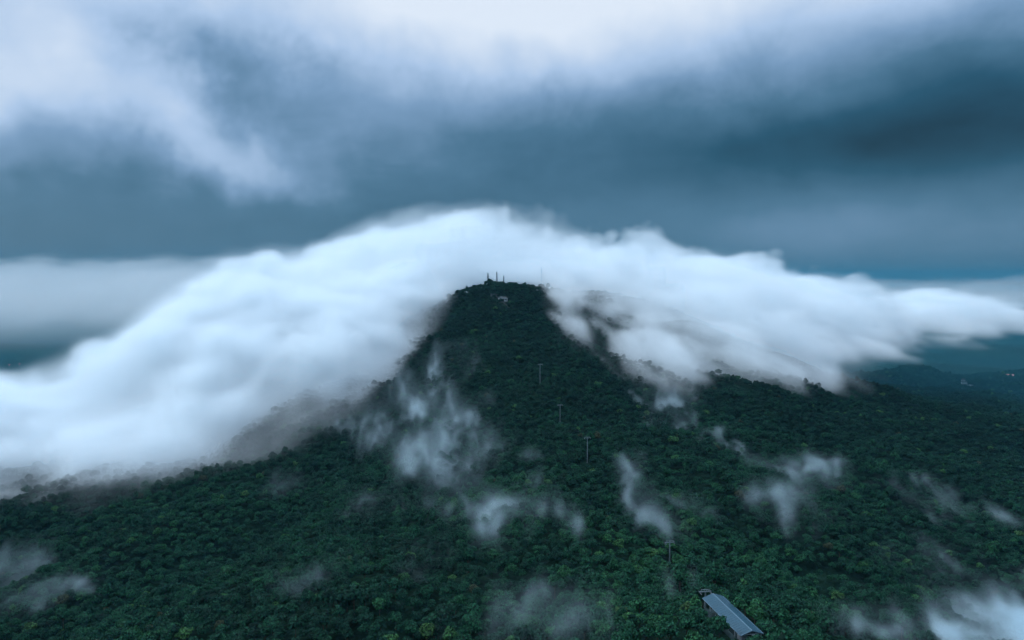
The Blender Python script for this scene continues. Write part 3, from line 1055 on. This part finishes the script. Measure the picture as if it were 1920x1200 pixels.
C_MAIN = cloud_material('cloud_droplets', 0.050)
C_TORN = cloud_material('torn_cloud_droplets', 0.017)
def P(px, py, d, dz=0.0):
    q = at(px, py, d)
    return (q[0], q[1], q[2] + dz)
def H(px, py, thick):
    """a point of the cloud's top, the given height above the slope seen at that pixel"""
    q = hit(px, py)
    return (q[0], q[1], q[2] + thick)
def E(px, py, dz=-8.0):
    """a point of the cloud's lower edge, on the ground"""
    q = hit(px, py)
    return (q[0], q[1], q[2] + dz)

# the bank that spills over the ridge left of the summit
LE = [(884, 557), (822, 652), (738, 772), (640, 865), (500, 945), (300, 1000), (100, 1035), (-120, 1060)]
LT = [E(*e) for e in LE]
LT += [(q[0] * 0.91, q[1] * 0.91, ground(q[0] * 0.91, q[1] * 0.91) - 55) for q in LT[1:]]
LT += [P(-150, 735, 1000), P(0, 715, 1010), P(60, 682, 1040), P(200, 630, 1100), P(300, 560, 1180), P(400, 505, 1280), P(480, 468, 1360), P(600, 470, 1400),
       P(700, 458, 1430), P(735, 408, 1460), P(870, 392, 1480), P(960, 396, 1490), P(1060, 440, 1490),
       H(890, 545, -20), H(920, 541, -60), H(955, 548, -60), P(914, 532, 1345, -60), P(945, 532, 1350, -60), P(985, 536, 1365, -40), P(930, 520, 1400, 0), H(855, 575, 32), H(820, 605, 72), H(770, 650, 90), H(710, 690, 115), H(630, 760, 105), H(560, 740, 130), H(480, 815, 90), H(400, 780, 120), H(300, 850, 100), H(200, 800, 130), H(100, 870, 100), H(0, 840, 130), H(-100, 860, 120),
       P(-150, 735, 1250, -140), P(60, 690, 1300, -130), P(250, 600, 1400, -90), P(400, 510, 1700, -90), P(600, 470, 2000, -60), P(870, 400, 2000, -40), P(1060, 440, 2000, -80)]
bank('cloud_bank', 'thick white cloud bank spilling over the ridge left of the summit', (-350, 1350, 0), math.radians(-12),
     (-800, -660, -300), (680, 560, 180), 5.0, LT, C_MAIN, 3, (150, 230, 22), (120, 190, 80), 14, 85, front=130, bite=1.9, veil=0.11, thin=(-800, 120, 0.96))

# the torn bank that streams down the right side
RE = [(977, 550), (990, 606), (1018, 675), (1085, 748), (1200, 780), (1300, 785), (1390, 765), (1490, 770), (1600, 790)]
RT = [E(*e, -4) for e in RE]
RT += [(q[0] * 0.9, q[1] * 0.9, ground(q[0] * 0.9, q[1] * 0.9) - 50) for q in RT[2:]]
RT += [P(1060, 445, 1480), P(1150, 452, 1490), P(1250, 458, 1500), P(1340, 484, 1520), P(1420, 492, 1560), P(1560, 527, 1680), P(1650, 541, 1820), P(1850, 566, 2150), P(1940, 575, 2350),
       H(1000, 556, 26), H(1022, 585, 52), H(1050, 618, 65), H(1080, 655, 60), H(1050, 590, 75), H(1120, 600, 75), H(1120, 650, 50), H(1210, 680, 70), H(1310, 680, 85), H(1420, 700, 90), H(1530, 730, 80), H(1250, 640, 90), P(1620, 660, 1300), P(1670, 655, 1400), P(1720, 650, 1500, -40), P(1790, 622, 1750, -30), P(1930, 616, 2050, -30),
       P(1800, 720, 1450, -40), P(1930, 660, 1800, -60), P(960, 410, 1500, -10),
       P(1060, 445, 2000, -60), P(1340, 490, 2100, -70), P(1560, 530, 2300, -60), P(1850, 566, 2700, -60)]
bank('cloud_bank', 'torn grey-white cloud streaming down the slope right of the summit', (520, 1500, 0), math.radians(22),
     (-700, -560, -290), (1500, 620, 150), (5.0, 7.0, 5.0), RT, C_TORN, 8, (62, 330, 30), (46, 200, 46), 14, 70, 1.0, 0.40, -172, 60, 1.0, 2.6, 0.03, thin=(420, 0, 0.85))

#@@PART5
# ------------------------------------------------------------------ low cloud deck far off
C_FAR = cloud_material('far_cloud_droplets', 0.0006)
FT = [P(-200, 489, 5200), P(0, 489, 5000), P(150, 488, 4800), P(215, 497, 3500), P(290, 468, 3400), P(350, 497, 3500), P(420, 495, 4600), P(600, 497, 5000), P(900, 500, 5200),
      P(0, 520, 3500), P(200, 525, 3300), P(400, 530, 3200), P(0, 560, 3000), P(200, 565, 2900), P(400, 545, 2800), P(-200, 530, 3500), P(-200, 570, 3000),
      P(-200, 640, 2600, -20), P(0, 640, 2600, -10), P(150, 635, 2550, -10), P(300, 600, 2500), P(450, 560, 2400),
      P(-200, 670, 2300, -160), P(0, 670, 2300, -160), P(200, 665, 2300, -150), P(400, 620, 2200, -100), P(700, 560, 2300, -50)]
bank('cloud_deck', 'low flat cloud deck far off at the left below the horizon', (-2000, 4200, 0), 0.0,
     (-2600, -1900, -330), (2400, 2000, 190), (26.0, 26.0, 13.0), FT, C_FAR, 21, (620, 420, 80), (420, 300, 160), 50, 70, 1.2, 0.0, -300, floor_soft=150.0)
RTF = [P(1200, 512, 4600), P(1500, 513, 4600), P(1650, 515, 4600), P(1850, 513, 4600), P(2050, 512, 4600), P(1850, 545, 3600), P(1600, 545, 3600), P(1850, 590, 3000, 0), P(2050, 590, 3000), P(1700, 580, 2800),
       P(1850, 615, 2700, -60), P(2050, 615, 2700, -60), P(1650, 600, 2500, -60), P(1850, 512, 5400), P(1300, 512, 5400), P(2100, 512, 5400)]
bank('cloud_deck', 'pale low cloud strip far off at the right edge below the horizon', (2100, 3900, 0), 0.0,
     (-1700, -1500, -220), (1500, 1500, 120), (26.0, 26.0, 13.0), RTF, C_FAR, 27, (700, 500, 22), (500, 380, 120), 20, 80, 1.2, 0.0, -170)

# ------------------------------------------------------------------ torn wisps lying on the trees
def wisp(label, blobs, dens, seed, warp=1.1, erode=1.15, vox=1.7, g=(0.72, 0.91, 1.0)):
    """blobs: photograph pixel, radii in pixels (across, down), amount"""
    B = []
    for (px, py, rx, ry, am) in blobs:
        q = hit(px, py, 13.0)
        m_ = q[1] / FPX
        rz_ = max(5.0, ry * m_ * 0.75)
        B.append((q[0], q[1], q[2] + 0.30 * rz_, rx * m_, max(rx, ry) * m_ * 0.9, rz_, am))
    A = np.array(B)
    mar = 2.9
    lo = (A[:, :3] - A[:, 3:6] * mar).min(0)
    hi = (A[:, :3] + A[:, 3:6] * mar).max(0)
    ctr = (lo + hi) / 2
    lo, hi = lo - ctr, hi - ctr
    n, X, Y, Z = grid(lo, hi, (vox, vox, vox))
    size = hi - lo
    R = float(np.mean(A[:, 3]))
    wl = max(18.0, R * 1.35)
    w3 = (wl * 0.7, wl * 1.5, wl * 1.2)
    gx_, gy_, gz_ = np.meshgrid(X, Y, Z, indexing='ij')
    wx, wy, wzz = [fbm3(n, size, w3, 5, seed * 11 + j, 0.6) * warp * R for j in (1, 4, 7)]
    F = np.zeros(n, np.float32)
    Fw = np.zeros(n, np.float32)
    for (bx_, by_, bz_, ra, rb_, rc, am) in B:
        e = ((gx_ + wx - (bx_ - ctr[0])) / ra) ** 2 + ((gy_ + wy - (by_ - ctr[1])) / rb_) ** 2 + ((gz_ + wzz * 0.6 - (bz_ - ctr[2])) / rc) ** 2
        F += am * np.exp(-e * 0.52).astype(np.float32)
        Fw += am * np.exp(-e * 0.26).astype(np.float32)
    N = fbm3(n, size, [q_ * 0.8 for q_ in w3], 6, seed * 11 + 10, 0.72)
    Rg = 1 - np.clip(np.abs(fbm3(n, size, [q_ * 0.9 for q_ in w3], 6, seed * 11 + 20, 0.72)) * 1.2, 0, 1)      # thin filaments
    tex = np.clip(0.5 + 0.30 * N, 0, 1) * 0.5 + 0.5 * Rg
    d = np.clip(F * 1.35 - erode * (1 - tex), 0, None) ** 1.15 * 1.3 + 0.24 * np.clip(Fw - 0.08, 0, None) * np.clip(0.5 + 0.5 * N, 0.1, 1.4)
    d = d / (1 + 0.3 * d)
    gr = ground(ctr[0] + gx_[:, :, 0], ctr[1] + gy_[:, :, 0])
    d = np.where(gz_ + ctr[2] > gr[:, :, None] + 5, d, 0) * edge_fade(n, 3)
    d[d < 0.006] = 0
    o = cloud('mist_wisp', (ctr[0], ctr[1], ctr[2] + CAM_Z), 0.0, tuple(lo), tuple(hi), d, cloud_material('mist', dens * 1.0, g, 0.0), label)
    o['group'] = 'wisps of mist on the forest'
    return o

wisp('large torn wisp of mist on the slope left of the lift line', [
    (836, 690, 22, 26, 0.8), (810, 715, 40, 20, 0.35), (757, 750, 26, 26, 0.8), (800, 775, 40, 30, 0.55), (868, 795, 18, 32, 0.9), (770, 790, 40, 26, 0.5),
    (735, 835, 26, 16, 0.6), (800, 845, 50, 30, 0.5), (870, 850, 50, 36, 0.5), (850, 890, 44, 26, 0.6), (905, 905, 40, 24, 0.5)], 0.020, 1)
wisp('bright white puff of mist below the large torn wisp', [
    (915, 952, 40, 24, 0.8), (935, 985, 28, 30, 1.0), (955, 1020, 26, 26, 0.5), (980, 965, 34, 18, 0.3), (880, 975, 22, 16, 0.4)], 0.040, 2, vox=1.5)
wisp('small faint patch of mist below the left cloud bank', [(655, 805, 30, 22, 0.8), (620, 798, 18, 12, 0.4), (685, 790, 20, 14, 0.3)], 0.016, 3)
wisp('upright wisp of mist on the slope right of the upper pylons', [
    (1215, 745, 18, 20, 0.6), (1240, 765, 20, 24, 0.9), (1258, 795, 22, 18, 0.8), (1225, 800, 18, 14, 0.5), (1310, 740, 46, 16, 0.35), (1260, 700, 50, 14, 0.35)], 0.018, 4)
wisp('long curved wisp of mist trailing down to the knoll', [
    (1180, 880, 14, 20, 0.8), (1192, 910, 16, 22, 0.8), (1203, 945, 15, 24, 0.9), (1212, 975, 20, 18, 0.9), (1245, 990, 26, 13, 0.9), (1172, 890, 14, 12, 0.4)], 0.026, 5, vox=1.5)
wisp('small cone shaped wisp of mist left of the knoll', [(1050, 955, 9, 16, 0.7), (1062, 980, 15, 16, 0.9), (1070, 998, 14, 10, 0.6)], 0.024, 6, vox=1.5)
wisp('bright hooked wisp of mist in the hollow on the right', [
    (1540, 886, 22, 10, 1.0), (1500, 885, 30, 13, 0.8), (1485, 905, 26, 22, 1.0), (1450, 925, 26, 20, 0.8), (1440, 950, 18, 14, 0.6), (1485, 950, 22, 26, 0.8),
    (1480, 985, 20, 22, 0.6), (1500, 1010, 14, 12, 0.5), (1430, 870, 30, 14, 0.35)], 0.026, 7, vox=1.5)
wisp('faint short wisp of mist above the hooked one', [(1350, 825, 22, 12, 0.8), (1380, 835, 20, 9, 0.6), (1400, 860, 26, 10, 0.3)], 0.018, 8)
wisp('broad thin veil of mist at the bottom middle', [
    (1000, 1150, 46, 24, 0.6), (1050, 1130, 46, 22, 0.6), (940, 1180, 50, 20, 0.6), (1060, 1175, 60, 22, 0.6), (1150, 1160, 30, 20, 0.4), (920, 1080, 40, 16, 0.2)], 0.017, 9, vox=1.5)
wisp('dense white cloud in the bottom right corner', [
    (1690, 1215, 40, 20, 0.9), (1770, 1212, 50, 24, 1.2), (1850, 1208, 50, 28, 1.5), (1920, 1205, 60, 32, 1.7), (1655, 1185, 22, 18, 0.6), (1580, 1172, 18, 22, 0.55), (1990, 1200, 60, 34, 1.6),
    (1800, 1165, 60, 16, 0.5), (1880, 1158, 50, 20, 0.6)], 0.034, 10, vox=1.5)
wisp('thin grey streak of mist above the bottom right cloud', [
    (1760, 1040, 36, 14, 0.5), (1800, 1065, 34, 14, 0.5), (1850, 1095, 30, 14, 0.45), (1700, 1090, 40, 16, 0.3), (1640, 1100, 36, 14, 0.25), (1700, 1120, 60, 16, 0.3)], 0.016, 11)
wisp('faint streak of mist along the right hand ridge', [(1690, 908, 30, 6, 0.6), (1730, 925, 24, 5, 0.5), (1785, 965, 18, 10, 0.8), (1850, 972, 40, 5, 0.4), (1910, 988, 30, 5, 0.4)], 0.018, 12, vox=1.5)
wisp('pale smudge of mist in the bottom left corner', [(110, 1112, 36, 18, 1.0), (85, 1095, 30, 16, 0.5), (30, 1055, 46, 18, 0.6), (140, 1100, 30, 14, 0.4), (10, 1075, 40, 14, 0.4)], 0.014, 13, vox=1.5)
wisp('faint mist over the treetops at lower left', [(530, 912, 24, 18, 0.7), (515, 930, 18, 14, 0.5), (595, 1072, 24, 11, 0.8), (570, 1085, 22, 8, 0.5)], 0.014, 14)
wisp('thin smear of mist below the large torn wisp', [(680, 930, 30, 16, 0.5), (720, 950, 40, 14, 0.4), (790, 1050, 36, 18, 0.4), (740, 1070, 24, 10, 0.4), (820, 940, 40, 16, 0.4)], 0.013, 15)
wisp('small puff of mist beside the far end of the blue roof', [(1245, 1100, 16, 10, 0.8), (1318, 1103, 10, 8, 0.5), (1130, 1100, 26, 12, 0.3)], 0.018, 16, vox=1.5)
wisp('faint mist drifting over the slope above the knoll', [(1290, 940, 24, 12, 0.6), (1320, 960, 20, 10, 0.5), (985, 860, 20, 12, 0.6)], 0.013, 17, vox=1.5)

# ------------------------------------------------------------------ the air itself
hz = bpy.data.materials.new('haze_air')
hz.use_nodes = True
hz.node_tree.nodes.clear()
t = NT(hz.node_tree)
pvol = t.n('ShaderNodeVolumePrincipled')
pvol.inputs['Color'].default_value = (0.08, 0.29, 0.41, 1)
pvol.inputs['Density'].default_value = 0.000045
pvol.inputs['Anisotropy'].default_value = 0.0
t.put(t.n('ShaderNodeOutputMaterial').inputs['Volume'], pvol.outputs[0])
hb = MB().box((0, 0, 0), (1, 1, 1)).build('haze', hz)
z0, z1 = float(GZ.min()) - 1.0, CAM_Z + 200.0
hb.scale = (86000, 86000, z1 - z0)
hb.location = (0, 14000, (z0 + z1) / 2)
tag(hb, 'blue haze in the air over the plain', 'haze', kind='stuff')

# mist pooled over the low ground on both sides of the mountain
lo_, hi_v = (-16000.0, 900.0, -430.0), (16000.0, 28000.0, -150.0)
n_, X_, Y_, Z_ = grid(lo_, hi_v, (200.0, 200.0, 14.0))
LX_, LY_ = np.meshgrid(X_, Y_, indexing='ij')
gr_ = ground(LX_, LY_)
top_ = -250 + (fbm2(LX_ / 900, LY_ / 900, 3, 91) - 0.5) * 90
dm = np.clip((top_[:, :, None] - Z_[None, None, :]) / 150, 0, 1) * sstep(-420, -250, -np.abs(gr_ + 0))[:, :, None] ** 0
dm = dm * sstep(900, 2100, np.hypot(LX_, LY_ * 0.75))[:, :, None] * edge_fade(n_, 5)
vm = cloud('valley_mist', (0, 0, CAM_Z), 0.0, lo_, hi_v, dm.astype(np.float32), cloud_material('valley_mist_air', 0.00042, (0.07, 0.38, 0.52), 0.0), 'blue mist pooled over the low ground beside the mountain')
vm['category'] = 'mist'
